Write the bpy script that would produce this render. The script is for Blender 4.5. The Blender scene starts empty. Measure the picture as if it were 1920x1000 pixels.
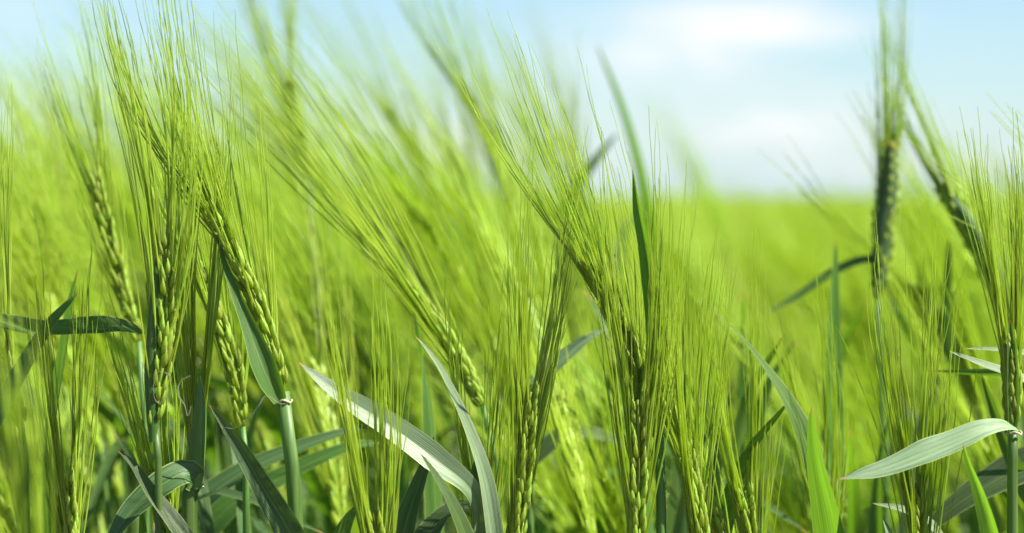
import bpy, math, random
import numpy as np
from mathutils import Vector, Matrix, Euler

# ------------------------------------------------------------------ camera, sky, sun, exposure
SC = bpy.context.scene
COL = SC.collection
ZC = 0.85                      # eye height, just above the ears
LENS = 94.0
F = 1920 * LENS / 36.0         # focal length in photo pixels
PITCH = math.atan(130 / F)     # horizon 130 px above the picture centre
cam_d = bpy.data.cameras.new('camera')
cam = bpy.data.objects.new('camera', cam_d)
COL.objects.link(cam)
cam.location = (0, 0, ZC)
cam.rotation_euler = (math.pi / 2 - PITCH, 0, 0)
cam_d.lens = LENS
cam_d.sensor_width = 36
cam_d.clip_start = 0.02
cam_d.clip_end = 3000
cam_d.dof.use_dof = True
cam_d.dof.focus_distance = 1.0
cam_d.dof.aperture_fstop = 9.4
SC.camera = cam

SUN_EL, SUN_AZ = 50.0, 103.0    # azimuth measured from the view direction (+Y) towards the right (+X)
SUN_POWER, SKY_POWER, EXPOSURE = 5.0, 0.050, 1.55

world = bpy.data.worlds.new('World')
SC.world = world
world.use_nodes = True
wn, wl = world.node_tree.nodes, world.node_tree.links
wn.clear()
w_out = wn.new('ShaderNodeOutputWorld')
w_bg = wn.new('ShaderNodeBackground')
w_bg.inputs['Strength'].default_value = SKY_POWER
sky = wn.new('ShaderNodeTexSky')
sky.sky_type = 'NISHITA'
sky.sun_disc = False
sky.sun_elevation = math.radians(SUN_EL)
sky.sun_rotation = math.radians(SUN_AZ)
sky.air_density = 1.0
sky.dust_density = 0.3
sky.ozone_density = 2.5
tc = wn.new('ShaderNodeTexCoord')


def wmath(op, a, b=None, c=None, clamp=False):
    n = wn.new('ShaderNodeMath')
    n.operation = op
    n.use_clamp = clamp
    for i, v in enumerate((a, b, c)):
        if v is None:
            continue
        if isinstance(v, (int, float)):
            n.inputs[i].default_value = v
        else:
            wl.new(v, n.inputs[i])
    return n.outputs[0]


def wmix(fac, a, b, mode='MIX'):
    n = wn.new('ShaderNodeMix')
    n.data_type = 'RGBA'
    n.blend_type = mode
    for sock, v in ((n.inputs[0], fac), (n.inputs[6], a), (n.inputs[7], b)):
        if isinstance(v, (int, float)):
            sock.default_value = v
        elif isinstance(v, tuple):
            sock.default_value = v
        else:
            wl.new(v, sock)
    return n.outputs[2]


sep = wn.new('ShaderNodeSeparateXYZ')
wl.new(tc.outputs['Generated'], sep.inputs[0])
# low stretched cloud field over the whole sky
mp = wn.new('ShaderNodeMapping')
mp.inputs['Scale'].default_value = (1.0, 1.0, 4.0)
wl.new(tc.outputs['Generated'], mp.inputs[0])
ns = wn.new('ShaderNodeTexNoise')
ns.inputs['Scale'].default_value = 5.0
ns.inputs['Detail'].default_value = 6.0
ns.inputs['Roughness'].default_value = 0.55
wl.new(mp.outputs[0], ns.inputs[0])
far_clouds = wmath('MULTIPLY', wmath('SUBTRACT', ns.outputs[0], 0.56, clamp=True), 4.0, clamp=True)
# fine turbulence that frays the edges of the separate fair-weather clouds
ns2 = wn.new('ShaderNodeTexNoise')
ns2.inputs['Scale'].default_value = 40.0
ns2.inputs['Detail'].default_value = 5.0
wl.new(mp.outputs[0], ns2.inputs[0])
fray = wmath('MULTIPLY', wmath('SUBTRACT', ns2.outputs[0], 0.5), 2.6)
mask = far_clouds


def cloud(az, el, wa, we, power):
    """soft flat cloud centred on a direction of the sky (azimuth, elevation as slopes)"""
    global mask
    dx = wmath('DIVIDE', wmath('SUBTRACT', sep.outputs[0], az), wa)
    dz = wmath('DIVIDE', wmath('SUBTRACT', sep.outputs[2], el), we)
    front = wmath('GREATER_THAN', sep.outputs[1], 0.0)
    r2 = wmath('ADD', wmath('MULTIPLY', dx, dx), wmath('MULTIPLY', dz, dz))
    g = wmath('EXPONENT', wmath('MULTIPLY', wmath('ADD', r2, fray), -1.0))
    g = wmath('MULTIPLY', wmath('MULTIPLY', g, power), front)
    mask = wmath('MAXIMUM', mask, wmath('MINIMUM', g, 1.0))


cloud(0.082, 0.0650, 0.040, 0.0085, 1.35)
cloud(0.060, 0.0520, 0.036, 0.0110, 0.70)
cloud(0.098, 0.0260, 0.040, 0.0090, 0.66)
cloud(0.030, 0.0400, 0.040, 0.0140, 0.14)
cloud(0.150, 0.0120, 0.050, 0.0060, 0.45)
hz = wmath('EXPONENT', wmath('MULTIPLY', wmath('MAXIMUM', sep.outputs[2], 0.0), -38.0))
sky_hz = wmix(wmath('MULTIPLY', hz, 0.52), sky.outputs[0], (5.3, 6.3, 7.0, 1))
sky_tint = wmix(1.0, sky_hz, (0.85, 0.99, 1.12, 1), 'MULTIPLY')
sky_cl = wmix(mask, sky_tint, (7.0, 7.1, 7.2, 1))
wl.new(sky_cl, w_bg.inputs['Color'])
wl.new(w_bg.outputs[0], w_out.inputs[0])

sun_d = bpy.data.lights.new('sun', 'SUN')
sun_d.energy = SUN_POWER
sun_d.angle = math.radians(0.5)
sun_d.color = (1.0, 0.955, 0.87)
sun = bpy.data.objects.new('sun', sun_d)
COL.objects.link(sun)
_a, _e = math.radians(SUN_AZ), math.radians(SUN_EL)
SUN_DIR = Vector((math.sin(_a) * math.cos(_e), math.cos(_a) * math.cos(_e), math.sin(_e)))
sun.rotation_euler = SUN_DIR.to_track_quat('Z', 'Y').to_euler()
sun.location = SUN_DIR * 20

SC.view_settings.view_transform = 'Standard'
SC.view_settings.look = 'None'
SC.view_settings.exposure = EXPOSURE
SC.view_settings.gamma = 1.0
SC.view_settings.use_curve_mapping = False
SC.render.engine = 'CYCLES'
cy = SC.cycles
cy.use_denoising = True
cy.max_bounces = 6
cy.diffuse_bounces = 3
cy.glossy_bounces = 2
cy.transmission_bounces = 4
cy.transparent_max_bounces = 4
cy.sample_clamp_indirect = 6.0

# ------------------------------------------------------------------ materials


def new_mat(name):
    m = bpy.data.materials.new(name)
    m.use_nodes = True
    m.node_tree.nodes.clear()
    return m, m.node_tree.nodes, m.node_tree.links


def ramp(nodes, stops):
    r = nodes.new('ShaderNodeValToRGB')
    e = r.color_ramp.elements
    while len(e) > 1:
        e.remove(e[-1])
    e[0].position, e[0].color = stops[0][0], (*stops[0][1], 1)
    for p, c in stops[1:]:
        n = e.new(p)
        n.color = (*c, 1)
    return r


def mixc(nodes, links, fac, a, b, mode='MIX'):
    n = nodes.new('ShaderNodeMix')
    n.data_type = 'RGBA'
    n.blend_type = mode
    for sock, v in ((n.inputs[0], fac), (n.inputs[6], a), (n.inputs[7], b)):
        if isinstance(v, (int, float)):
            sock.default_value = v
        elif isinstance(v, tuple):
            sock.default_value = (*v, 1) if len(v) == 3 else v
        else:
            links.new(v, sock)
    return n.outputs[2]


def leaf_material(name, base, trans, bloom, rough, trans_amount, veins=15.0):
    """blade tissue: long parallel veins, pale margin, dry tip, waxy bloom; lets sunlight through"""
    m, N, L = new_mat(name)
    out = N.new('ShaderNodeOutputMaterial')
    uv = N.new('ShaderNodeUVMap')
    sx = N.new('ShaderNodeSeparateXYZ')
    L.new(uv.outputs[0], sx.inputs[0])

    def M(op, a, b=None, clamp=False):
        n = N.new('ShaderNodeMath')
        n.operation = op
        n.use_clamp = clamp
        for i, v in enumerate((a, b)):
            if v is None:
                continue
            if isinstance(v, (int, float)):
                n.inputs[i].default_value = v
            else:
                L.new(v, n.inputs[i])
        return n.outputs[0]
    u, v = sx.outputs[0], sx.outputs[1]
    oi = N.new('ShaderNodeObjectInfo')
    comb = N.new('ShaderNodeCombineXYZ')
    L.new(M('MULTIPLY', u, 9.0), comb.inputs[0])
    L.new(M('MULTIPLY', v, 2.2), comb.inputs[1])
    L.new(M('MULTIPLY', oi.outputs['Random'], 37.0), comb.inputs[2])
    patch = N.new('ShaderNodeTexNoise')
    patch.inputs['Scale'].default_value = 1.0
    patch.inputs['Detail'].default_value = 5.0
    L.new(comb.outputs[0], patch.inputs[0])
    comb2 = N.new('ShaderNodeCombineXYZ')
    L.new(M('MULTIPLY', u, 60.0), comb2.inputs[0])
    L.new(M('MULTIPLY', v, 5.0), comb2.inputs[1])
    fine = N.new('ShaderNodeTexNoise')
    fine.inputs['Scale'].default_value = 1.0
    fine.inputs['Detail'].default_value = 6.0
    L.new(comb2.outputs[0], fine.inputs[0])
    vein = M('ADD', M('MULTIPLY', M('SINE', M('MULTIPLY', u, veins * 6.2832)), 0.5), 0.5)
    vein = M('ADD', M('MULTIPLY', vein, 0.32), M('MULTIPLY', fine.outputs[0], 0.78))
    mid = M('SUBTRACT', 1.0, M('MULTIPLY', M('ABSOLUTE', M('SUBTRACT', u, 0.5)), 28.0), clamp=True)
    edge = M('MULTIPLY', M('SUBTRACT', M('ABSOLUTE', M('SUBTRACT', u, 0.5)), 0.455), 30.0, clamp=True)
    tip = M('MULTIPLY', M('SUBTRACT', v, 0.962), 30.0, clamp=True)
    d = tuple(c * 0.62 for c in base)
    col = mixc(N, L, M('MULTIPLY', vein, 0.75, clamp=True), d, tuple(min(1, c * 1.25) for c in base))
    pr = ramp(N, [(0.35, (0.8, 0.85, 0.8)), (0.65, (1.15, 1.1, 1.0))])
    L.new(patch.outputs[0], pr.inputs[0])
    col = mixc(N, L, 1.0, col, pr.outputs[0], 'MULTIPLY')
    bl = M('MULTIPLY', M('SUBTRACT', patch.outputs[0], 0.30, clamp=True), bloom * 2.2, clamp=True)
    col = mixc(N, L, bl, col, (0.30, 0.39, 0.22))
    col = mixc(N, L, M('MULTIPLY', mid, 0.45), col, (0.26, 0.36, 0.10))
    col = mixc(N, L, M('MULTIPLY', edge, 0.65), col, (0.40, 0.46, 0.14))
    spot = N.new('ShaderNodeTexNoise')
    spot.inputs['Scale'].default_value = 9.0
    spot.inputs['Detail'].default_value = 2.0
    L.new(comb.outputs[0], spot.inputs[0])
    sp = M('MULTIPLY', M('SUBTRACT', spot.outputs[0], 0.70, clamp=True), 9.0, clamp=True)
    col = mixc(N, L, sp, col, (0.30, 0.26, 0.10))
    col = mixc(N, L, tip, col, (0.42, 0.22, 0.06))
    hs = N.new('ShaderNodeHueSaturation')
    L.new(M('ADD', 0.488, M('MULTIPLY', oi.outputs['Random'], 0.024)), hs.inputs['Hue'])
    L.new(M('ADD', 0.80, M('MULTIPLY', oi.outputs['Random'], 0.40)), hs.inputs['Value'])
    L.new(col, hs.inputs['Color'])
    bs = N.new('ShaderNodeBsdfPrincipled')
    L.new(hs.outputs[0], bs.inputs['Base Color'])
    L.new(M('ADD', rough, M('MULTIPLY', fine.outputs[0], 0.18)), bs.inputs['Roughness'])
    bs.inputs['IOR'].default_value = 1.5
    bp = N.new('ShaderNodeBump')
    bp.inputs['Strength'].default_value = 0.55
    bp.inputs['Distance'].default_value = 0.0004
    L.new(vein, bp.inputs['Height'])
    L.new(bp.outputs[0], bs.inputs['Normal'])
    tr = N.new('ShaderNodeBsdfTranslucent')
    tcol = mixc(N, L, M('MULTIPLY', vein, 0.8, clamp=True), tuple(c * 0.6 for c in trans), tuple(min(1, c * 1.3) for c in trans))
    tcol = mixc(N, L, 1.0, tcol, pr.outputs[0], 'MULTIPLY')
    tcol = mixc(N, L, tip, tcol, (0.45, 0.2, 0.05))
    L.new(tcol, tr.inputs['Color'])
    mx = N.new('ShaderNodeMixShader')
    mx.inputs[0].default_value = trans_amount
    L.new(bs.outputs[0], mx.inputs[1])
    L.new(tr.outputs[0], mx.inputs[2])
    L.new(mx.outputs[0], out.inputs[0])
    return m


def tissue_material(name, lo, hi, trans, rough, amount, scale, stretch, bump=0.0003, spec=1.5):
    """stems, awns, grains: streaked along their own length by object-space noise"""
    m, N, L = new_mat(name)
    out = N.new('ShaderNodeOutputMaterial')
    tcn = N.new('ShaderNodeTexCoord')
    mpn = N.new('ShaderNodeMapping')
    mpn.inputs['Scale'].default_value = stretch
    L.new(tcn.outputs['Object'], mpn.inputs[0])
    nz = N.new('ShaderNodeTexNoise')
    nz.inputs['Scale'].default_value = scale
    nz.inputs['Detail'].default_value = 4.0
    L.new(mpn.outputs[0], nz.inputs[0])
    oi = N.new('ShaderNodeObjectInfo')
    r = ramp(N, [(0.32, lo), (0.68, hi)])
    L.new(nz.outputs[0], r.inputs[0])
    hs = N.new('ShaderNodeHueSaturation')
    mh = N.new('ShaderNodeMath')
    mh.operation = 'MULTIPLY_ADD'
    L.new(oi.outputs['Random'], mh.inputs[0])
    mh.inputs[1].default_value = 0.034
    mh.inputs[2].default_value = 0.481
    L.new(mh.outputs[0], hs.inputs['Hue'])
    mv = N.new('ShaderNodeMath')
    mv.operation = 'MULTIPLY_ADD'
    L.new(oi.outputs['Random'], mv.inputs[0])
    mv.inputs[1].default_value = 0.60
    mv.inputs[2].default_value = 0.70
    L.new(mv.outputs[0], hs.inputs['Value'])
    L.new(r.outputs[0], hs.inputs['Color'])
    bs = N.new('ShaderNodeBsdfPrincipled')
    L.new(hs.outputs[0], bs.inputs['Base Color'])
    bs.inputs['Roughness'].default_value = rough
    bs.inputs['IOR'].default_value = spec
    bp = N.new('ShaderNodeBump')
    bp.inputs['Strength'].default_value = 0.5
    bp.inputs['Distance'].default_value = bump
    L.new(nz.outputs[0], bp.inputs['Height'])
    L.new(bp.outputs[0], bs.inputs['Normal'])
    tr = N.new('ShaderNodeBsdfTranslucent')
    tr.inputs['Color'].default_value = (*trans, 1)
    mx = N.new('ShaderNodeMixShader')
    mx.inputs[0].default_value = amount
    L.new(bs.outputs[0], mx.inputs[1])
    L.new(tr.outputs[0], mx.inputs[2])
    L.new(mx.outputs[0], out.inputs[0])
    return m


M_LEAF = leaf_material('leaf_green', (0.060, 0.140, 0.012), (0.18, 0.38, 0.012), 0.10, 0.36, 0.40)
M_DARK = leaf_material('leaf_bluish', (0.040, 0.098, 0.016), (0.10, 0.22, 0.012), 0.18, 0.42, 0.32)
M_WAX = leaf_material('leaf_waxy_bloom', (0.120, 0.200, 0.090), (0.16, 0.32, 0.06), 0.85, 0.30, 0.22)
M_GLOW = leaf_material('leaf_thin_young', (0.080, 0.180, 0.016), (0.21, 0.44, 0.020), 0.05, 0.40, 0.45)
M_STEM = tissue_material('stem_sheath', (0.065, 0.140, 0.022), (0.14, 0.25, 0.055), (0.20, 0.40, 0.03), 0.50, 0.34, 60, (9, 9, 0.35))
M_AWN = tissue_material('awn', (0.212, 0.320, 0.022), (0.45, 0.54, 0.080), (0.695, 0.88, 0.09), 0.31, 0.48, 90, (1, 1, 1), 0.0002)
M_GRAIN = tissue_material('grain_husk', (0.16, 0.28, 0.022), (0.40, 0.48, 0.060), (0.58, 0.76, 0.05), 0.38, 0.42, 160, (5, 5, 0.5))
M_DRY = tissue_material('dry_collar', (0.42, 0.44, 0.22), (0.62, 0.60, 0.40), (0.6, 0.6, 0.4), 0.5, 0.3, 200, (1, 1, 1))
M_THREAD = tissue_material('dry_thread', (0.26, 0.25, 0.17), (0.42, 0.40, 0.30), (0.6, 0.6, 0.4), 0.4, 0.3, 200, (1, 1, 1))


def soil_material():
    m, N, L = new_mat('soil')
    out = N.new('ShaderNodeOutputMaterial')
    tcn = N.new('ShaderNodeTexCoord')
    nz = N.new('ShaderNodeTexNoise')
    nz.inputs['Scale'].default_value = 14.0
    nz.inputs['Detail'].default_value = 8.0
    L.new(tcn.outputs['Object'], nz.inputs[0])
    r = ramp(N, [(0.3, (0.045, 0.030, 0.018)), (0.6, (0.11, 0.075, 0.042)), (0.8, (0.10, 0.12, 0.03))])
    L.new(nz.outputs[0], r.inputs[0])
    bs = N.new('ShaderNodeBsdfPrincipled')
    bs.inputs['Roughness'].default_value = 0.95
    L.new(r.outputs[0], bs.inputs['Base Color'])
    bp = N.new('ShaderNodeBump')
    bp.inputs['Distance'].default_value = 0.02
    L.new(nz.outputs[0], bp.inputs['Height'])
    L.new(bp.outputs[0], bs.inputs['Normal'])
    L.new(bs.outputs[0], out.inputs[0])
    return m


M_SOIL = soil_material()

# ------------------------------------------------------------------ geometry helpers
_c, _s = math.cos(PITCH), math.sin(PITCH)


def at(px, py, d):
    """a photo pixel at a distance d in front of the camera, as a point in the field"""
    x, up = (px - 960) / F, -(py - 500) / F
    return np.array((x * d, (_c + up * _s) * d, ZC + (-_s + up * _c) * d))


def unit(v):
    v = np.asarray(v, float)
    return v / (np.linalg.norm(v) + 1e-12)


def smooth_path(pts, n):
    """Catmull-Rom through the points, n samples evenly spaced by arc length"""
    P = np.array(pts, float)
    if len(P) == 2:
        t = np.linspace(0, 1, n)[:, None]
        return P[0] * (1 - t) + P[1] * t
    Q = np.vstack([2 * P[0] - P[1], P, 2 * P[-1] - P[-2]])
    out = []
    for i in range(1, len(Q) - 2):
        p0, p1, p2, p3 = Q[i - 1], Q[i], Q[i + 1], Q[i + 2]
        for t in np.linspace(0, 1, 14, endpoint=False):
            out.append(0.5 * (2 * p1 + (p2 - p0) * t + (2 * p0 - 5 * p1 + 4 * p2 - p3) * t * t + (3 * p1 - p0 - 3 * p2 + p3) * t ** 3))
    out.append(P[-1])
    out = np.array(out)
    s = np.concatenate([[0], np.cumsum(np.linalg.norm(np.diff(out, axis=0), axis=1))])
    q = np.linspace(0, s[-1], n)
    return np.stack([np.interp(q, s, out[:, k]) for k in range(3)], 1)


class Mesh:
    """collects tubes, blades and husks; build() links them as ONE mesh object"""

    def __init__(self):
        self.v, self.f, self.uv, self.n = [], [], [], 0

    def add(self, v, f, uv=None):
        self.v.append(v)
        self.f += [tuple(i + self.n for i in q) for q in f]
        self.uv.append(uv if uv is not None else np.zeros((len(v), 2)))
        self.n += len(v)

    def tube(self, path, rad, sides=4, cap=False):
        P = np.asarray(path, float)
        n = len(P)
        R = np.broadcast_to(np.asarray(rad, float), (n,))
        T = np.gradient(P, axis=0)
        T /= np.linalg.norm(T, axis=1)[:, None] + 1e-12
        ref = np.array((0.31, 0.95, 0.02))
        A = np.cross(T, ref)
        A /= np.linalg.norm(A, axis=1)[:, None] + 1e-12
        B = np.cross(T, A)
        ang = np.arange(sides) * 2 * math.pi / sides
        V = P[:, None, :] + R[:, None, None] * (np.cos(ang)[None, :, None] * A[:, None, :] + np.sin(ang)[None, :, None] * B[:, None, :])
        V = V.reshape(-1, 3)
        f = []
        for i in range(n - 1):
            for k in range(sides):
                k2 = (k + 1) % sides
                f.append((i * sides + k, i * sides + k2, (i + 1) * sides + k2, (i + 1) * sides + k))
        if cap:
            f.append(tuple(range(sides - 1, -1, -1)))
            f.append(tuple((n - 1) * sides + k for k in range(sides)))
        self.add(V, f)
        return self

    def blade(self, path, width, n0, n1=None, vfold=0.25, curl=0.0, prof=None, nx=6, wave=0.0, seed=0, ny=None, twist=0.0, crease=None):
        """leaf blade: path from base to tip, width in metres, surface normal n0 at the base turning to n1 at the tip"""
        ny = ny or 26
        P = smooth_path(path, ny)
        T = np.gradient(P, axis=0)
        T /= np.linalg.norm(T, axis=1)[:, None] + 1e-12
        n0 = unit(n0)
        n1 = n0 if n1 is None else unit(n1)
        t = np.linspace(0, 1, ny)
        if prof is None:
            w = np.clip(0.62 + 1.5 * t, 0, 1) * np.clip((1 - t), 0, 1) ** 0.62 * 1.28
            w = np.minimum(w, 1.0)
        else:
            w = np.interp(t, [p[0] for p in prof], [p[1] for p in prof])
        w = np.maximum(w, 0.012) * width
        rg = np.random.RandomState(seed)
        ph = rg.rand(3) * 6.28
        V, UV = [], []
        for i in range(ny):
            nn = n0 * (1 - t[i]) + n1 * t[i]
            sd = unit(np.cross(T[i], nn))
            nn = unit(np.cross(sd, T[i]))
            a = twist * t[i] + 0.10 * math.sin(5 * t[i] + ph[0])
            sd, nn = sd * math.cos(a) + nn * math.sin(a), nn * math.cos(a) - sd * math.sin(a)
            for k in range(nx + 1):
                u = k / nx - 0.5
                if curl > 0.01:
                    th = u * curl
                    xx, zz = math.sin(th) / curl, (1 - math.cos(th)) / curl
                else:
                    xx, zz = u, 0.0
                zz += abs(u) * vfold
                if crease:
                    zz += max(0.0, u - crease[0]) * crease[1]
                zz += wave * (abs(u) * 2) ** 2 * math.sin(17 * t[i] + ph[1 if u > 0 else 2]) * 0.5
                V.append(P[i] + w[i] * (xx * sd + zz * nn))
                UV.append((k / nx, t[i]))
        f = []
        for i in range(ny - 1):
            for k in range(nx):
                a = i * (nx + 1) + k
                f.append((a, a + 1, a + nx + 2, a + nx + 1))
        self.add(np.array(V), f, np.array(UV))
        return self

    def husk(self, p, axis, out, length, width, thick=0.75, rings=6, sides=6):
        """one grain in its husk: a keeled teardrop from p along axis, its back towards out"""
        ax = unit(axis)
        o = unit(np.asarray(out) - ax * np.dot(out, ax))
        s = np.cross(ax, o)
        prof = [(0.0, 0.30), (0.12, 0.75), (0.32, 1.0), (0.58, 0.88), (0.80, 0.44), (1.0, 0.07)]
        V = []
        for tt, r in prof:
            for k in range(sides):
                a = k * 2 * math.pi / sides
                rr = r * width * 0.5
                keel = 1.18 if k == 0 else 1.0
                V.append(p + ax * tt * length + o * (math.cos(a) * rr * thick * keel + 0.10 * length * math.sin(math.pi * tt) * 0.6) + s * math.sin(a) * rr)
        n = len(prof)
        f = []
        for i in range(n - 1):
            for k in range(sides):
                k2 = (k + 1) % sides
                f.append((i * sides + k, i * sides + k2, (i + 1) * sides + k2, (i + 1) * sides + k))
        f.append(tuple(range(sides - 1, -1, -1)))
        f.append(tuple((n - 1) * sides + k for k in range(sides)))
        self.add(np.array(V), f)
        return self

    def build(self, name, mat, parent=None):
        V = np.vstack(self.v)
        me = bpy.data.meshes.new(name)
        me.from_pydata(V.tolist(), [], self.f)
        UV = np.vstack(self.uv)
        if UV.any():
            lay = me.uv_layers.new(name='UVMap')
            idx = np.empty(len(me.loops), dtype=np.int32)
            me.loops.foreach_get('vertex_index', idx)
            lay.data.foreach_set('uv', UV[idx].ravel().astype(np.float32))
        me.polygons.foreach_set('use_smooth', np.ones(len(me.polygons), dtype=bool))
        me.materials.append(mat)
        me.update()
        o = bpy.data.objects.new(name, me)
        COL.objects.link(o)
        if parent is not None:
            o.parent = parent
        return o


def thing(name, loc, label, cat, group=None):
    o = bpy.data.objects.new(name, None)
    o.empty_display_size = 0.02
    COL.objects.link(o)
    o.location = loc
    o['label'] = label
    o['category'] = cat
    if group:
        o['group'] = group
    return o


def awn_path(rg, p0, d0, D, L, n=11, kink=0.0004):
    """an awn from p0: leaves along d0, bends over to D, a little wavy towards its tip"""
    t = np.linspace(0, 1, n)[:, None]
    e = unit(d0 * 0.55 + D * 0.45)
    p1 = p0 + unit(d0) * L * 0.38
    p2 = p1 + e * L * 0.3
    p3 = p2 + unit(D) * L * 0.34
    P = (1 - t) ** 3 * p0 + 3 * (1 - t) ** 2 * t * p1 + 3 * (1 - t) * t * t * p2 + t ** 3 * p3
    side = unit(np.cross(D, rg.normal(size=3)))
    side2 = np.cross(unit(D), side)
    ph = rg.rand(2) * 6.28
    w = kink * t[:, 0] * (0.4 + t[:, 0])
    P = P + side * (w * np.sin(t[:, 0] * (14 + 8 * rg.rand()) + ph[0]))[:, None] + side2 * (w * 0.8 * np.sin(t[:, 0] * (11 + 9 * rg.rand()) + ph[1]))[:, None]
    return P


def awns_of(rg, it, spread, n):
    """the grain's own awn and the ones of its side husks"""
    out = [(it['tip'] - it['ax'] * 0.001, it['d0'], it['D'], it['L'])]
    for j in range(n - 1):
        D = unit(it['D'] + rg.normal(size=3) * spread * 0.6)
        out.append((it['p'] + it['ax'] * it['ln'] * 0.6 + it['fr'] * 0.0012 * rg.choice((-1, 1)), unit(it['d0'] + rg.normal(size=3) * 0.05), D, it['L'] * (0.72 + 0.3 * rg.rand())))
    return out


def awn_rad(n, r0=0.00036):
    t = np.linspace(0, 1, n)
    return r0 * (1 - 0.74 * t ** 1.4)


def ear_layout(rg, axis_path, row_dir, awn_dir, spread, L, nodes, open_=0.22, goal=None, fat=1.0):
    """spikelets up both sides of the ear's axis, each with its awn. Returns grain and awn descriptions"""
    P = smooth_path(axis_path, nodes + 1)
    T = np.gradient(P, axis=0)
    items = []
    for i in range(nodes):
        t = i / (nodes - 1)
        tg = unit(T[i])
        rd = unit(np.asarray(row_dir) - tg * np.dot(row_dir, tg))
        fr = np.cross(tg, rd)
        sgn = 1 if i % 2 else -1
        size = 0.78 + 0.32 * math.sin(math.pi * min(1, 0.12 + t * 0.88))
        o = unit(rd * sgn + fr * 0.30 * rg.normal())
        ax = unit(tg + o * open_)
        p = P[i] + o * 0.0008
        ln = 0.0116 * size
        tip = p + ax * ln * 0.97 + o * 0.0002
        D = unit(unit(awn_dir) + spread * rg.normal(size=3) * 0.55 + o * spread * 0.9 * (0.5 + 0.5 * (1 - t)))
        if goal is not None:
            D = unit(D + 0.8 * unit(goal - p))
        d0 = unit(ax + o * 0.04 + rg.normal(size=3) * 0.035)
        LL = L * (0.86 + 0.26 * rg.rand()) * (0.90 + 0.20 * math.sin(math.pi * (0.2 + 0.6 * t)))
        items.append(dict(p=p, ax=ax, o=o, ln=ln, wd=0.0040 * size * fat, tip=tip, d0=d0, D=D, L=LL, fr=fr, sgn=sgn))
    return P, items


GROUND_Z = 0.0

# ------------------------------------------------------------------ setting: ground
gm = Mesh()
g = [-900, -200, -60, -20, -8, -4, -2, -1, 0, 1, 2, 4, 8, 20, 60, 200, 900]
gy = [-40, -10, -3, -1, 0, 1, 2, 3, 5, 8, 14, 30, 60, 150, 500, 1800]
rs = np.random.RandomState(3)
GV = np.array([(x, y, -0.01 + 0.012 * rs.rand()) for y in gy for x in g], float)
GF = []
for j in range(len(gy) - 1):
    for i in range(len(g) - 1):
        a = j * len(g) + i
        GF.append((a, a + 1, a + len(g) + 1, a + len(g)))
gm.add(GV, GF)
ground = gm.build('ground', M_SOIL)
ground['kind'] = 'structure'

# ------------------------------------------------------------------ plant builders
CAMF = np.array((0.0, -1.0, 0.12))       # towards where one stands
UPV = np.array((0.0, 0.0, 1.0))
V3 = lambda *a: np.array(a, float)


def add_leaf(root, org, path, mm, mat, n0=CAMF, n1=None, label=None, collar=False, **kw):
    """path: base first, world points"""
    m = Mesh()
    m.blade([np.asarray(p) - org for p in path], mm / 1000.0, n0, n1, **kw)
    o = m.build('leaf', mat, root)
    if label:
        o['label'] = label
    return o


def px_path(pts, d):
    """(px, py[, distance offset in m]) list to world"""
    return [at(p[0], p[1], d + (p[2] if len(p) > 2 else 0.0)) for p in pts]


def full_stem(pts, d, kx=0.0):
    """visible stem points (top first, pixels) continued to the ground"""
    W = px_path(pts, d)
    last, prev = W[-1], W[-2] if len(W) > 1 else W[-1] + V3(0, 0, 0.05)
    slope = (last - prev) / max(1e-6, (prev[2] - last[2]))
    x, y, z = last
    mid = V3(x + slope[0] * 0.10 + kx * 0.4, y + slope[1] * 0.06, z * 0.55)
    foot = V3(x + slope[0] * 0.14 + kx, y + slope[1] * 0.06, GROUND_Z)
    return W + [mid, foot]


def build_stem(root, org, W, r_top, r_mid, seg=26, sides=8):
    m = Mesh()
    P = smooth_path([w - org for w in W], seg)
    s = np.linspace(0, 1, seg)
    R = r_top + (r_mid - r_top) * np.clip(s * 5, 0, 1)
    R = R * (1 - 0.25 * s)
    m.tube(P, R, sides, cap=True)
    return m.build('stem', M_STEM, root)


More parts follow.
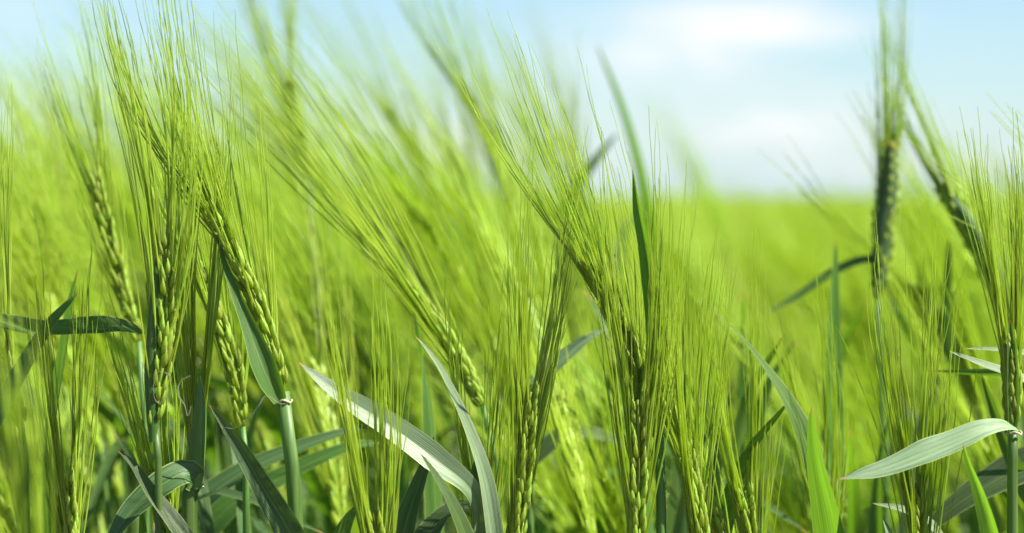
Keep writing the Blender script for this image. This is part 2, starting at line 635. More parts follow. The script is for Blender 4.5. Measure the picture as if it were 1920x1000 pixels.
def hero(label, d, ear, tips, stem=None, nodes=26, L=0.105, spread=0.10, row=(1, 0.25, 0), leaves=(), r_stem=(0.0012, 0.0022),
         seed=0, kx=0.0, group='barley plants near the front of the field', sheath=None, collar=None, open_=0.12, hide_grain=False, fat=1.0):
    """a whole barley plant: stem to the ground, leaves, ear with every grain and awn a piece of its own.
    ear: pixels from ear base to ear top; tips: pixel the middle of the awn bundle points to"""
    rg = np.random.RandomState(seed + 11)
    E = px_path(ear, d)
    base = E[0]
    SP = full_stem(([(ear[0][0], ear[0][1], ear[0][2] if len(ear[0]) > 2 else 0.0)] + list(stem or [(ear[0][0] + 2, ear[0][1] + 120)])), d, kx)
    org = SP[-1].copy()
    root = thing('barley_plant', tuple(org), label, 'barley plant', group)
    build_stem(root, org, SP, *r_stem)
    # ear axis
    m = Mesh()
    ax = smooth_path([e - org for e in E], 14)
    m.tube(ax, np.linspace(0.0013, 0.0006, 14), 6, cap=True)
    earo = m.build('ear', M_GRAIN, root)
    tipw = at(tips[0], tips[1], d + (tips[2] if len(tips) > 2 else 0.0))
    D = unit(tipw - E[-1])
    P, items = ear_layout(rg, [e - org for e in E], V3(*row), D, spread, L, nodes, open_, tipw - org, fat)
    gmesh = None
    for it in items:
        for p_, d_, D_, L_ in awns_of(rg, it, spread, 2):
            a = Mesh()
            n = 12
            a.tube(awn_path(rg, p_, d_, D_, L_, n), awn_rad(n), 3)
            a.build('awn', M_AWN, earo)
        if not hide_grain:
            if gmesh is None:
                h = Mesh()
                h.husk(V3(0, 0, 0), V3(0, 0, 1), V3(1, 0, 0), 1.0, 0.205, 0.85, sides=8)
                # the two narrow barren husks beside the grain
                h.husk(V3(0.02, 0.14, 0), V3(0.03, 0.16, 1), V3(0.6, 0.8, 0), 0.62, 0.17, 0.8, sides=5)
                h.husk(V3(0.02, -0.14, 0), V3(0.03, -0.16, 1), V3(0.6, -0.8, 0), 0.62, 0.17, 0.8, sides=5)
                go = h.build('grain', M_GRAIN, earo)
                gmesh = go.data
            else:
                go = bpy.data.objects.new('grain', gmesh)
                COL.objects.link(go)
                go.parent = earo
            z = unit(it['ax'])
            x = unit(it['o'] - z * np.dot(it['o'], z))
            y = np.cross(z, x)
            s = it['ln']
            x, y = x * fat, y * fat
            mt = Matrix(((x[0] * s, y[0] * s, z[0] * s, it['p'][0]), (x[1] * s, y[1] * s, z[1] * s, it['p'][1]),
                         (x[2] * s, y[2] * s, z[2] * s, it['p'][2]), (0, 0, 0, 1)))
            go.matrix_local = mt
    for lf in leaves:
        lf = dict(lf)
        pts = px_path(lf.pop('pts'), d)
        add_leaf(root, org, pts, lf.pop('w'), lf.pop('mat', M_LEAF), **lf)
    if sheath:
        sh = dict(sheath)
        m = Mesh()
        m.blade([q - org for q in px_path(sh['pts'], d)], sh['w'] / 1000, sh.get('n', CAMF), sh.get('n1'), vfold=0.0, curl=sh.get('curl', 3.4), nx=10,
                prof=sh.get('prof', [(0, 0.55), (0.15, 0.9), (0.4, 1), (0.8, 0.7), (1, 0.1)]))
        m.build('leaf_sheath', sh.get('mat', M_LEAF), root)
    if collar:
        m = Mesh()
        c = at(collar[0], collar[1], d) - org
        ring = [c + V3(math.cos(a) * 0.0031, math.sin(a) * 0.0031, 0.0006 * math.sin(3 * a)) for a in np.linspace(0, 6.2, 13)]
        m.tube(ring, 0.00042, 5)
        m.build('ligule', M_DRY, root)
    return root


def tiller(label, d, leaves, stem_px, seed=0, group='leafy barley shoots near the front of the field', kx=0.0, r=(0.0018, 0.0026)):
    """a shoot whose ear is not out: stem and leaves"""
    SP = full_stem(stem_px, d, kx)
    org = SP[-1].copy()
    root = thing('barley_shoot', tuple(org), label, 'barley shoot', group)
    build_stem(root, org, SP, *r)
    for k, lf in enumerate(leaves):
        lf = dict(lf)
        pts = px_path(lf.pop('pts'), d)
        add_leaf(root, org, pts, lf.pop('w'), lf.pop('mat', M_LEAF), seed=seed + k, **lf)
    return root


# ------------------------------------------------------------------ the plants in focus
hero('upright barley ear at the left whose long awns reach highest into the sky', 0.97,
     ear=[(290, 800), (302, 700), (313, 560), (306, 455)], tips=(205, 60, 0.0), stem=[(296, 900), (298, 1010)], nodes=28, L=0.098, spread=0.060, seed=1,
     sheath=dict(pts=[(284, 830, -0.002), (279, 700, -0.003), (284, 590, -0.003), (292, 480, -0.002)], w=10, n=(0.35, 1, 0), mat=M_LEAF, curl=3.9), row=(1, 0.1, 0))
hero('leaning barley ear half wrapped in a dark sheath, its pale joint above a thick stem', 0.985,
     ear=[(530, 735), (500, 620), (455, 510), (395, 400), (372, 372)], tips=(365, 60, 0.0), stem=[(538, 790), (546, 880), (556, 1010)], nodes=28, L=0.096, spread=0.09,
     seed=2, r_stem=(0.0027, 0.0031), sheath=dict(pts=[(524, 752, -0.003), (497, 700, -0.005), (468, 620, -0.004), (430, 520, -0.003), (405, 440, -0.002)], w=12.0,
     n=(0.25, -0.95, 0.15), mat=M_LEAF, curl=1.8, prof=[(0, 0.5), (0.12, 0.85), (0.25, 0.9), (0.5, 0.5), (1, 0.05)]), collar=(532, 752), row=(0.9, 0.5, 0.3))
hero('straight brush of awns rising out of a green boot sheath beside a broad dark leaf', 0.99,
     ear=[(366, 905), (366, 850), (368, 790), (372, 735)], tips=(385, 330, 0.0), stem=[(358, 930), (355, 1010)], nodes=24, L=0.100, spread=0.07, seed=3,
     r_stem=(0.0031, 0.0034), open_=0.06, sheath=dict(pts=[(365, 918, -0.004), (366, 840, -0.005), (370, 770, -0.005), (374, 705, -0.004)], w=13, n=(0.2, 1, 0), mat=M_STEM,
     curl=4.0), collar=(366, 912), leaves=[dict(pts=[(366, 900, -0.004), (345, 888, -0.008), (300, 912, -0.012), (240, 965, -0.015), (195, 1035, -0.02)], w=12, mat=M_DARK,
     n0=(-0.3, -0.85, 0.5), n1=(-0.4, -0.9, 0.2), vfold=0.2)])
hero('ear lit yellow along its right edge, fine awns standing straight above it in the middle', 0.995,
     ear=[(962, 1060), (972, 960), (985, 850), (996, 735)], tips=(1022, 380, 0.0), nodes=30, L=0.084, spread=0.11, seed=4, row=(0.9, 0.4, 0))
hero('ear right of centre with a twisted bundle of awns sweeping up to the left', 1.0,
     ear=[(1200, 800), (1188, 690), (1150, 590), (1095, 490)], tips=(985, 190, 0.02), stem=[(1202, 900), (1204, 1010)], nodes=28, L=0.094, spread=0.13, seed=5,
     row=(0.8, 0.5, 0.2))
hero('vertical ear below the crossing awns right of centre, rows of narrow grains at its foot', 0.99,
     ear=[(1192, 1080), (1194, 980), (1198, 860), (1196, 750)], tips=(1170, 330, 0.0), nodes=30, L=0.092, spread=0.10, seed=6, row=(1, 0.2, 0))
hero('yellow-tipped ear with a wide fan of straight awns, foremost in the right half', 1.0,
     ear=[(1316, 1120), (1312, 1020), (1302, 930), (1290, 860)], tips=(1350, 430, 0.0), nodes=28, L=0.090, spread=0.14, seed=7, row=(0.7, 0.7, 0))
hero('barley ear leaning left behind the wide fan of awns, mostly hidden at its foot', 1.03,
     ear=[(1380, 1100), (1340, 980), (1280, 830), (1255, 770)], tips=(1190, 500, 0.0), nodes=26, L=0.085, spread=0.12, seed=8, row=(0.7, 0.7, 0))
hero('low ear with sparse awns spread wide behind the silvery leaf at the right', 1.0,
     ear=[(1728, 1180), (1728, 1080), (1722, 990), (1716, 920)], tips=(1690, 590, 0.0), nodes=28, L=0.092, spread=0.22, seed=9, row=(0.9, 0.4, 0))
hero('ear at the right edge whose pale awns stand against the sky', 0.98,
     ear=[(1899, 800), (1898, 740), (1896, 690), (1892, 640)], tips=(1850, 290, 0.0), stem=[(1898, 900), (1898, 1010)], nodes=26, L=0.070, spread=0.11, open_=0.08, seed=10,
     r_stem=(0.0018, 0.0026), sheath=dict(pts=[(1898, 815, -0.002), (1896, 740, -0.003), (1896, 660, -0.003), (1893, 600, -0.002)], w=6.5, n=(0.2, -1, 0), mat=M_LEAF, curl=2.4), leaves=[
         dict(pts=[(1908, 806, -0.004), (1885, 797, -0.010), (1840, 806, -0.014), (1760, 838, -0.016), (1660, 877, -0.018), (1574, 899, -0.018)], w=10, mat=M_WAX, prof=[(0, 0.2), (0.1, 0.5), (0.3, 0.95), (0.55, 1), (0.85, 0.55), (1, 0.02)],
              n0=(0.35, -0.55, 0.75), n1=(0.5, -0.6, 0.62), vfold=0.10, wave=0.10, label='silvery waxy leaf held out level with awn shadows across it')],
     collar=(1900, 812))
hero('small brush of awns crossing in front of the long silvery leaf in the middle', 0.962,
     ear=[(716, 1200), (712, 1100), (706, 1010), (700, 960)], tips=(672, 640, 0.0), nodes=26, L=0.078, spread=0.15, seed=12, row=(1, 0.3, 0))
hero('upright awns at the far left growing in front of a bright standing leaf', 0.985,
     ear=[(140, 1130), (134, 1040), (128, 960), (126, 900)], tips=(118, 600, 0.0), nodes=26, L=0.075, spread=0.10, seed=13, row=(0.8, 0.5, 0))
hero('yellow grained ear cut off by the left edge of the picture', 1.01,
     ear=[(40, 800), (22, 730), (5, 650), (-12, 590)], tips=(0, 260, 0.0), stem=[(46, 900), (50, 1010)], nodes=26, L=0.085, spread=0.16, seed=14)
hero('pale bundled awns slanting down from upper left to centre, half in focus', 1.10,
     ear=[(905, 760), (868, 690), (820, 610), (770, 545)], tips=(545, 270, 0.0), stem=[(925, 860), (935, 1010)], nodes=26, L=0.128, spread=0.055, seed=15, row=(0.5, 0.8, 0.3))
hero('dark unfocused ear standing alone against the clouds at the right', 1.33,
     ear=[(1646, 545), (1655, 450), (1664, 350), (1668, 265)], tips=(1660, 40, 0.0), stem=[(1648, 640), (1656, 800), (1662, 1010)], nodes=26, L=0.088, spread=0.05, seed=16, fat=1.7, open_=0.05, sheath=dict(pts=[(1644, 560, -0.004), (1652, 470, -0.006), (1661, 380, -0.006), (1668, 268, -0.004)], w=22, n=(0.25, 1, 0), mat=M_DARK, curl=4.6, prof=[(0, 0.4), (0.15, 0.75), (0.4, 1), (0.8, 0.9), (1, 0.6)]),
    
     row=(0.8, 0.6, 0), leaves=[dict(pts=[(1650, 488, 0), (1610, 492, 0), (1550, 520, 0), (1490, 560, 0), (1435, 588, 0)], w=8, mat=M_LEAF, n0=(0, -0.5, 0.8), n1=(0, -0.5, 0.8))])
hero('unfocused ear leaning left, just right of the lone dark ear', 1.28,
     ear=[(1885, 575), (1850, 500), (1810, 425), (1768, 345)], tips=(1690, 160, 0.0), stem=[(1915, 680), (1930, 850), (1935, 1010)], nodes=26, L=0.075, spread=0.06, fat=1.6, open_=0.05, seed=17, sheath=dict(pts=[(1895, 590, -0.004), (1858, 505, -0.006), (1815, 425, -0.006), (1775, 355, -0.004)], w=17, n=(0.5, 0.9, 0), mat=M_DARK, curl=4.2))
hero('thin short awns behind the bright leaf at the lower right', 1.08,
     ear=[(1560, 1130), (1556, 1040), (1548, 960), (1540, 900)], tips=(1498, 650, 0.0), nodes=24, L=0.075, spread=0.09, seed=18)
hero('small ear low between the long silvery leaf and the yellow-edged middle ear', 1.02,
     ear=[(915, 1160), (912, 1070), (905, 990), (900, 930)], tips=(905, 660, 0.0), nodes=24, L=0.075, spread=0.11, seed=19)
hero('loose ear of awns crossing the light stem at the lower left', 1.0,
     ear=[(322, 1100), (318, 1030), (306, 960), (300, 905)], tips=(268, 650, 0.0), nodes=22, L=0.066, spread=0.20, seed=20)
hero('faint ear leaning left behind the tallest awns of the left half', 1.14,
     ear=[(260, 640), (235, 560), (205, 450), (180, 330)], tips=(110, 90, 0.0), stem=[(270, 780), (274, 1010)], nodes=26, L=0.070, spread=0.12, seed=21)
hero('dark slanting ear rising out of the blurred crowd at centre top', 1.55,
     ear=[(975, 430), (940, 320), (900, 225), (868, 170)], tips=(780, -60, 0.0), stem=[(1000, 560), (1010, 760), (1012, 1010)], nodes=24, L=0.10, spread=0.10, seed=22)
hero('soft ear with an olive tip high among the awns left of centre', 1.5,
     ear=[(580, 330), (562, 260), (548, 200), (541, 150)], tips=(500, -80, 0.0), stem=[(590, 500), (596, 800), (596, 1010)], nodes=24, L=0.10, spread=0.12, seed=23)
hero('ear whose awns fill the right edge below the sky', 1.04,
     ear=[(1960, 960), (1955, 880), (1945, 800), (1932, 720)], tips=(1885, 400, 0.0), stem=[(1962, 1010), (1964, 1100)], nodes=26, L=0.09, spread=0.15, seed=24)
hero('blurred near ear in the bottom left corner', 0.80,
     ear=[(70, 1290), (60, 1200), (45, 1120), (30, 1050)], tips=(-10, 820, 0.0), nodes=22, L=0.085, spread=0.12, seed=25)
hero('second bundle of long awns crossing the leaning ear at the left', 1.05,
     ear=[(455, 800), (440, 700), (410, 600), (370, 500)], tips=(320, 200, 0.0), stem=[(460, 900), (462, 1010)], nodes=26, L=0.080, spread=0.09, seed=26)
hero('ear with many fine awns filling the gap right of the dark pointed leaf', 1.04,
     ear=[(1420, 1180), (1415, 1080), (1405, 990), (1398, 920)], tips=(1395, 520, 0.0), nodes=26, L=0.086, spread=0.11, seed=27)

# ------------------------------------------------------------------ leaves in focus, each on its own shoot
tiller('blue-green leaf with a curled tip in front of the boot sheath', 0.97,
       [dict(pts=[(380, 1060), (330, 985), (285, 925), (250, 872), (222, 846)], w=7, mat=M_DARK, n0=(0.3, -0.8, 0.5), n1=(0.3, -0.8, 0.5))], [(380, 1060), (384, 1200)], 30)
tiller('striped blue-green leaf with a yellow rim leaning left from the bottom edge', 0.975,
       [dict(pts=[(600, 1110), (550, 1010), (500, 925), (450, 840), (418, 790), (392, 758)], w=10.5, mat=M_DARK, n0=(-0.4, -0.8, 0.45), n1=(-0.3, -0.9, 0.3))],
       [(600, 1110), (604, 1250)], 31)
tiller('long silvery leaf pointing up left across the middle with a dark folded edge', 0.985,
       [dict(pts=[(900, 1010, 0.01), (888, 925, 0.004), (820, 865), (740, 805), (650, 748), (600, 712), (560, 679)], w=10.5, mat=M_WAX, n0=(0.10, -0.9, 0.45),
             n1=(0.10, -0.9, 0.40), vfold=0.30, wave=0.05, nx=12, prof=[(0, 0.45), (0.12, 0.5), (0.4, 1), (0.7, 0.85), (0.9, 0.4), (1, 0.02)])], [(902, 1010, 0.012), (915, 1130, 0.012)], 32)
tiller('slim grey-green leaf curving up to a point above the silvery one', 0.99,
       [dict(pts=[(935, 1090), (925, 990), (908, 890), (872, 790), (830, 700), (800, 655), (778, 630)], w=6.5, mat=M_WAX, n0=(0.2, -0.9, 0.3), n1=(0.5, -0.7, 0.5),
             vfold=0.35),
        dict(pts=[(930, 1060, 0.004), (905, 960, 0.006), (893, 880, 0.008), (905, 850, 0.01)], w=10, mat=M_DARK, n0=(-0.7, -0.7, 0.1))],
       [(935, 1090), (938, 1240)], 33)
tiller('narrow leaf with a bright edge crossing beneath the silvery leaf', 0.975,
       [dict(pts=[(905, 1110), (875, 1010), (845, 940), (815, 890), (788, 850)], w=7, mat=M_LEAF, n0=(0.4, -0.7, 0.5), n1=(0.4, -0.7, 0.5))], [(905, 1110), (908, 1250)], 34)
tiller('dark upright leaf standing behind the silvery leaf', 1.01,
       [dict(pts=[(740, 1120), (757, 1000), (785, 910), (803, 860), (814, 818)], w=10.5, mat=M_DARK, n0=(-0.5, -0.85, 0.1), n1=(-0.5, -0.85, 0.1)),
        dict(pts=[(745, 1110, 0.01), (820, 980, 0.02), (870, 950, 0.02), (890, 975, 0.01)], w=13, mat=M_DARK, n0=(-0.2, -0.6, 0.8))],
       [(740, 1120), (738, 1260)], 35)
tiller('dark folded leaf with an orange tip pointing into the sky right of centre', 1.0,
       [dict(pts=[(1236, 820), (1232, 700), (1226, 580), (1212, 470), (1198, 400), (1186, 318)], w=6, mat=M_LEAF, n0=(-0.5, -0.9, 0.1), n1=(-0.5, -0.9, 0.1), vfold=0.7,
             prof=[(0, 0.7), (0.3, 1), (0.6, 0.95), (0.85, 0.6), (1, 0.02)])], [(1236, 820), (1240, 1010)], 36)
tiller('bright curved leaf arching from a pale tip down to the right', 1.02,
       [dict(pts=[(1560, 1060), (1530, 900), (1505, 815), (1462, 730), (1400, 645), (1366, 608), (1342, 588)], w=11, mat=M_GLOW, n0=(0.5, -0.8, 0.2), n1=(0.6, -0.4, 0.7),
             prof=[(0, 0.8), (0.3, 1), (0.5, 0.9), (0.75, 0.45), (1, 0.02)])], [(1560, 1060), (1562, 1200)], 37)
tiller('glowing green leaf with dark shadow bars standing at the bottom edge', 0.975,
       [dict(pts=[(1580, 1190), (1570, 1060), (1552, 960), (1533, 870), (1524, 800), (1522, 762)], w=18, mat=M_GLOW, n0=(-0.85, -0.55, 0.05), n1=(-0.85, -0.55, 0.05), vfold=0.2)],
       [(1580, 1190), (1582, 1300)], 38)
tiller('pair of pointed silvery leaves reaching in from the right edge', 0.99,
       [dict(pts=[(2010, 775), (1960, 735), (1900, 705), (1840, 683), (1780, 659)], w=7.5, mat=M_WAX, n0=(0.4, -0.5, 0.8), n1=(0.4, -0.5, 0.8)),
        dict(pts=[(2010, 760, 0.01), (1970, 690, 0.01), (1920, 662, 0.008), (1860, 655, 0.008), (1810, 654, 0.008)], w=4.5, mat=M_WAX, n0=(0.3, -0.6, 0.7))],
       [(2012, 775), (2020, 1010)], 39)
tiller('short bright pointed leaf in front of the silvery level leaf', 0.96,
       [dict(pts=[(1885, 1100), (1862, 1000), (1838, 920), (1818, 870), (1806, 832)], w=8.5, mat=M_GLOW, n0=(-0.8, -0.6, 0.0), n1=(-0.8, -0.6, 0.0), vfold=0.5)],
       [(1885, 1100), (1888, 1240)], 40)
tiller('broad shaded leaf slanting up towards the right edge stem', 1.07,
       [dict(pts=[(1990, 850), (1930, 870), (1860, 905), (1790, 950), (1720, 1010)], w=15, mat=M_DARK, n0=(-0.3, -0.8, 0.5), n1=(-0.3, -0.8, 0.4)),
        dict(pts=[(1990, 1000), (1930, 930), (1885, 830), (1860, 760), (1840, 700)], w=7, mat=M_LEAF, n0=(-0.4, -0.8, 0.2))],
       [(1992, 850), (2000, 1050)], 41)
tiller('level leaf reaching in from the left edge above a dark crossing blade', 1.0,
       [dict(pts=[(-60, 585), (0, 603), (80, 616), (160, 612), (225, 612), (272, 626)], w=8, mat=M_LEAF, n0=(0.4, -0.75, 0.6), n1=(0.5, -0.7, 0.5), twist=0.0,
             prof=[(0, 0.8), (0.3, 0.9), (0.45, 0.75), (0.75, 1), (0.93, 0.6), (1, 0.05)])], [(-60, 585), (-66, 760), (-70, 1010)], 42)
tiller('dark blade slanting up from the left edge to a pointed tip', 0.98,
       [dict(pts=[(-60, 880), (0, 775), (45, 690), (90, 615), (120, 578), (146, 550)], w=10.5, mat=M_LEAF, n0=(-0.6, -0.8, 0.2), n1=(-0.6, -0.8, 0.2))],
       [(-62, 880), (-66, 1040)], 43)
tiller('wide bright leaf standing upright at the left with a reddish tip', 1.01,
       [dict(pts=[(105, 1060), (100, 900), (104, 780), (122, 660), (134, 570), (146, 506)], w=15, mat=M_GLOW, n0=(-0.85, -0.55, 0.05), n1=(-0.85, -0.55, 0.05),
             prof=[(0, 0.9), (0.4, 1), (0.7, 0.7), (0.9, 0.35), (1, 0.02)])], [(105, 1060), (106, 1200)], 44)
tiller('blurred bluish leaf arching behind the thick stem at lower left', 1.13,
       [dict(pts=[(300, 1080), (360, 965), (440, 895), (540, 848), (640, 812), (700, 800)], w=13, mat=M_DARK, n0=(0.2, -0.6, 0.8), n1=(0.2, -0.5, 0.8)),
        dict(pts=[(320, 1080, 0.03), (420, 960, 0.03), (540, 890, 0.03), (650, 840, 0.03), (720, 830, 0.03)], w=14, mat=M_LEAF, n0=(0.1, -0.7, 0.7))],
       [(300, 1080), (298, 1240)], 45)
tiller('tall green arching leaf blurred against the sky beside the dark pointed one', 1.75,
       [dict(pts=[(1240, 560), (1222, 420), (1195, 290), (1160, 180), (1118, 80)], w=10, mat=M_GLOW, n0=(-0.62, -0.75, 0.1), n1=(-0.62, -0.75, 0.1))],
       [(1240, 560), (1250, 1010)], 46)
tiller('dark blurred leaf tilted up to the right in front of the sky near centre', 1.75,
       [dict(pts=[(1040, 420), (1085, 345), (1120, 295), (1158, 250)], w=9, mat=M_LEAF, n0=(0.2, -0.9, 0.3))], [(1040, 420), (1030, 1010)], 47)
tiller('pale blurred leaf catching the sun between two ears right of centre', 1.14,
       [dict(pts=[(1000, 720), (1060, 668), (1100, 636), (1135, 618)], w=8, mat=M_WAX, n0=(0.3, -0.6, 0.75))], [(1000, 720), (992, 1010)], 48)
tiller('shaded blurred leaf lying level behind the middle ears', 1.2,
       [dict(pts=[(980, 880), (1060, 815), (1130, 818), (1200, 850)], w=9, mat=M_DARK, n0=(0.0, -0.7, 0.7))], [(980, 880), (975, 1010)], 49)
tiller('small bright leaf tips at the bottom edge between the stem and silvery leaf', 0.97,
       [dict(pts=[(610, 1080), (645, 990), (672, 945)], w=8, mat=M_GLOW, n0=(0.2, -0.9, 0.2)), dict(pts=[(270, 1080, 0.01), (268, 1000, 0.01), (264, 948, 0.01)], w=4.5, mat=M_GLOW, n0=(0.3, -0.9, 0))],
       [(450, 1120), (452, 1250)], 50)
tiller('pale stubby leaves low down beneath the silvery level leaf', 1.03,
       [dict(pts=[(1780, 1040), (1745, 985), (1700, 958), (1636, 944)], w=5.5, mat=M_WAX, n0=(0.3, -0.6, 0.75)),
        dict(pts=[(1680, 1060), (1668, 1005), (1655, 970)], w=4.5, mat=M_WAX, n0=(0.3, -0.8, 0.4))], [(1780, 1040), (1782, 1180)], 51)
tiller('dark upright blade behind the right half awns with a bright top', 1.25,
       [dict(pts=[(1565, 900), (1560, 760), (1562, 620), (1566, 450)], w=11, mat=M_GLOW, n0=(0.5, -0.8, 0.2)),
        dict(pts=[(1790, 720, 0.1), (1776, 620, 0.1), (1778, 520, 0.1), (1780, 445, 0.1)], w=8, mat=M_DARK, n0=(-0.5, -0.8, 0.2))], [(1565, 900), (1566, 1010)], 52)

# dry curling threads caught on the plants
def thread(pts, d, label):
    W = px_path(pts, d)
    org = W[0].copy()
    P = smooth_path([w - org for w in W], 36)
    m = Mesh()
    m.tube(P, 0.00010, 4)
    o = m.build('dry_thread', M_THREAD, None)
    o.location = org
    o['label'] = label
    o['category'] = 'plant fibre'


thread([(541, 738, -0.004), (542, 754, -0.005), (524, 757, -0.006), (500, 742, -0.006), (484, 762, -0.008), (464, 788, -0.008), (440, 803, -0.005), (421, 802, 0)], 0.975,
       'pale dry thread hanging in a curve from the joint of the leaning ear')
thread([(322, 718, 0), (318, 704, 0), (298, 698, 0), (288, 722, 0), (290, 748, 0), (302, 757, 0), (314, 738, 0)], 0.958, 'pale curled thread looped around the upright ear at the left')
thread([(357, 705, 0), (338, 716, 0), (334, 740, 0.0), (346, 760, 0), (352, 781, 0), (358, 762, 0)], 0.958, 'fine whitish thread between the upright ear and the straight awns')

# ------------------------------------------------------------------ plants of the crowd: a few kinds, then copies
def crowd_plant(k):
    rg = np.random.RandomState(100 + k)
    root = thing('barley_plant', (0, 0, 0), 'x', 'barley plant', 'x')
    H = 0.700 + 0.03 * rg.rand()
    lean = np.array((-0.030 - 0.05 * rg.rand(), 0.02 * rg.normal(), 0))
    pts = [V3(0, 0, 0), V3(*(lean * 0.15 + (0, 0, H * 0.4))), V3(*(lean * 0.5 + (0, 0, H * 0.8))), V3(*(lean + (0, 0, H)))]
    P = smooth_path(pts, 14)
    m = Mesh()
    s = np.linspace(0, 1, 14)
    m.tube(P, 0.0022 - 0.0010 * s ** 3, 5)
    m.build('stem', M_STEM, root)
    dirn = unit(V3(-0.18 - 0.50 * rg.rand(), 0.14 * rg.normal(), 1))
    dir2 = unit(dirn + V3(-0.18 * rg.rand(), 0.05 * rg.normal(), -0.05))
    b = pts[-1]
    E = [b, b + dirn * 0.04, b + dirn * 0.04 + dir2 * 0.038]
    Pe, items = ear_layout(rg, E, V3(rg.normal(), rg.normal(), 0.1), dir2 + V3(-0.12, 0, 0), 0.15, 0.105, 24)
    m = Mesh()
    m.tube(smooth_path(E, 6), 0.0014, 4)
    a = Mesh()
    for it in items:
        m.husk(it['p'], it['ax'], it['o'], it['ln'], 0.0034, 0.85, sides=5)
        for p_, d_, D_, L_ in awns_of(rg, it, 0.15, 2 if rg.rand() < 0.45 else 1):
            a.tube(awn_path(rg, p_, d_, D_, L_, 7), awn_rad(7, 0.00046), 3)
    ear = m.build('ear', M_GRAIN, root)
    aw = a.build('awns', M_AWN, ear)
    aw['kind'] = 'stuff'
    tip = max(float(v[:, 2].max()) for v in a.v)
    hl = [0.36, 0.52, 0.64] if k % 2 else [0.30, 0.47, 0.60]
    for j, z in enumerate(hl):
        t = z / H
        i = min(12, int(t * 13))
        b0 = P[i]
        az = rg.rand() * 6.28
        out = V3(math.cos(az), math.sin(az), 0)
        ln = 0.15 + 0.08 * rg.rand()
        droop = rg.rand()
        lp = [b0, b0 + out * ln * 0.16 + V3(0, 0, ln * 0.36), b0 + out * ln * 0.42 + V3(0, 0, ln * (0.62 - 0.15 * droop)), b0 + out * ln * 0.75 + V3(0, 0, ln * (0.68 - 0.6 * droop))]
        lm = Mesh()
        lm.blade(lp, 0.009 + 0.004 * rg.rand(), -out * 0.6 + V3(0, 0, 1), V3(*(out * 0.4 + (0, 0, 1))), vfold=0.3, nx=4, ny=12, wave=0.06, seed=k * 7 + j, twist=rg.normal() * 0.5)
        lm.build('leaf', (M_LEAF, M_DARK, M_LEAF, M_GLOW)[(k + j) % 4], root)
    return root, tip


def crowd_shoot(k):
    rg = np.random.RandomState(300 + k)
    root = thing('barley_shoot', (0, 0, 0), 'x', 'barley shoot', 'leafy shoots standing among the blurred plants')
    H = 0.62
    P = smooth_path([V3(0, 0, 0), V3(0.004 * rg.normal(), 0, H * 0.5), V3(-0.012, 0.01 * rg.normal(), H)], 12)
    m = Mesh()
    m.tube(P, np.linspace(0.0028, 0.0020, 12), 6)
    m.build('stem', M_STEM, root)
    for j, z in enumerate((0.40, 0.52, 0.60, 0.62)):
        b0 = P[min(11, int(z / H * 11))]
        az = rg.rand() * 6.28
        out = V3(math.cos(az), math.sin(az) * 0.6, 0)
        ln = 0.15 + 0.07 * rg.rand()
        up = 0.25 + 0.75 * rg.rand()
        if j == 3:
            out, up = out * 0.35, 1.15
        lp = [b0, b0 + out * ln * 0.12 + V3(0, 0, ln * 0.35), b0 + out * ln * 0.35 + V3(0, 0, ln * (0.45 + 0.25 * up)), b0 + out * ln * 0.72 + V3(0, 0, ln * (0.20 + 0.62 * up))]
        lm = Mesh()
        lm.blade(lp, 0.010 + 0.004 * rg.rand(), -out * 0.6 + V3(0, 0, 1) * (1 - up * 0.6) + V3(0, -0.3, 0), V3(*(out * 0.4 + (0, -0.3, 1))), vfold=0.3, nx=6, ny=18, wave=0.06,
                 seed=k * 9 + j, twist=rg.normal() * 0.7)
        lm.build('leaf', (M_DARK, M_LEAF, M_DARK, M_DARK, M_LEAF)[(k + j) % 5], root)
    return root


NS = 7
shoots = [crowd_shoot(k) for k in range(NS)]
NV = 14
protos = [crowd_plant(k) for k in range(NV)]
used = [False] * NV


def copy_plant(src):
    r = src.copy()
    COL.objects.link(r)
    for ch in list(src.children):
        c = ch.copy()
        COL.objects.link(c)
        c.parent = r
        for gch in ch.children:
            q = gch.copy()
            COL.objects.link(q)
            q.parent = c
    return r


# heights of the awn tips seen over the field, photo pixels
ENV = [(-200, 150), (0, 210), (60, 160), (150, 170), (205, 300), (255, 300), (300, 160), (400, 120), (480, 150), (550, 190), (600, 340), (655, 340), (700, 210), (725, 330), (770, 50),
       (840, 90), (950, 150), (1040, 140), (1110, 260), (1160, 400), (1230, 400), (1240, 370), (1300, 385), (1400, 420), (1550, 420), (1700, 400), (1800, 400), (2120, 370)]
rg = np.random.RandomState(5)
spots = []
tries = 0
while len(spots) < 203 and tries < 20000:
    tries += 1
    d = math.sqrt(1.20 ** 2 + rg.rand() * (2.35 ** 2 - 1.20 ** 2))
    px = rg.uniform(-60, 1980)
    x = (px - 960) / F * d
    if any((x - a) ** 2 + (d - b) ** 2 < 0.030 ** 2 for a, b, _, _ in spots):
        continue
    if px > 1180 and d < 1.75 and rg.rand() < 0.4:
        continue
    spots.append((x, d, px, rg.rand()))
PLACES = [(215, 'near the left edge'), (520, 'behind the tall left ears'), (800, 'left of centre'), (1130, 'behind the middle ears'), (1440, 'behind the right fan of awns'),
          (1690, 'left of the dark ear'), (9999, 'near the right edge')]
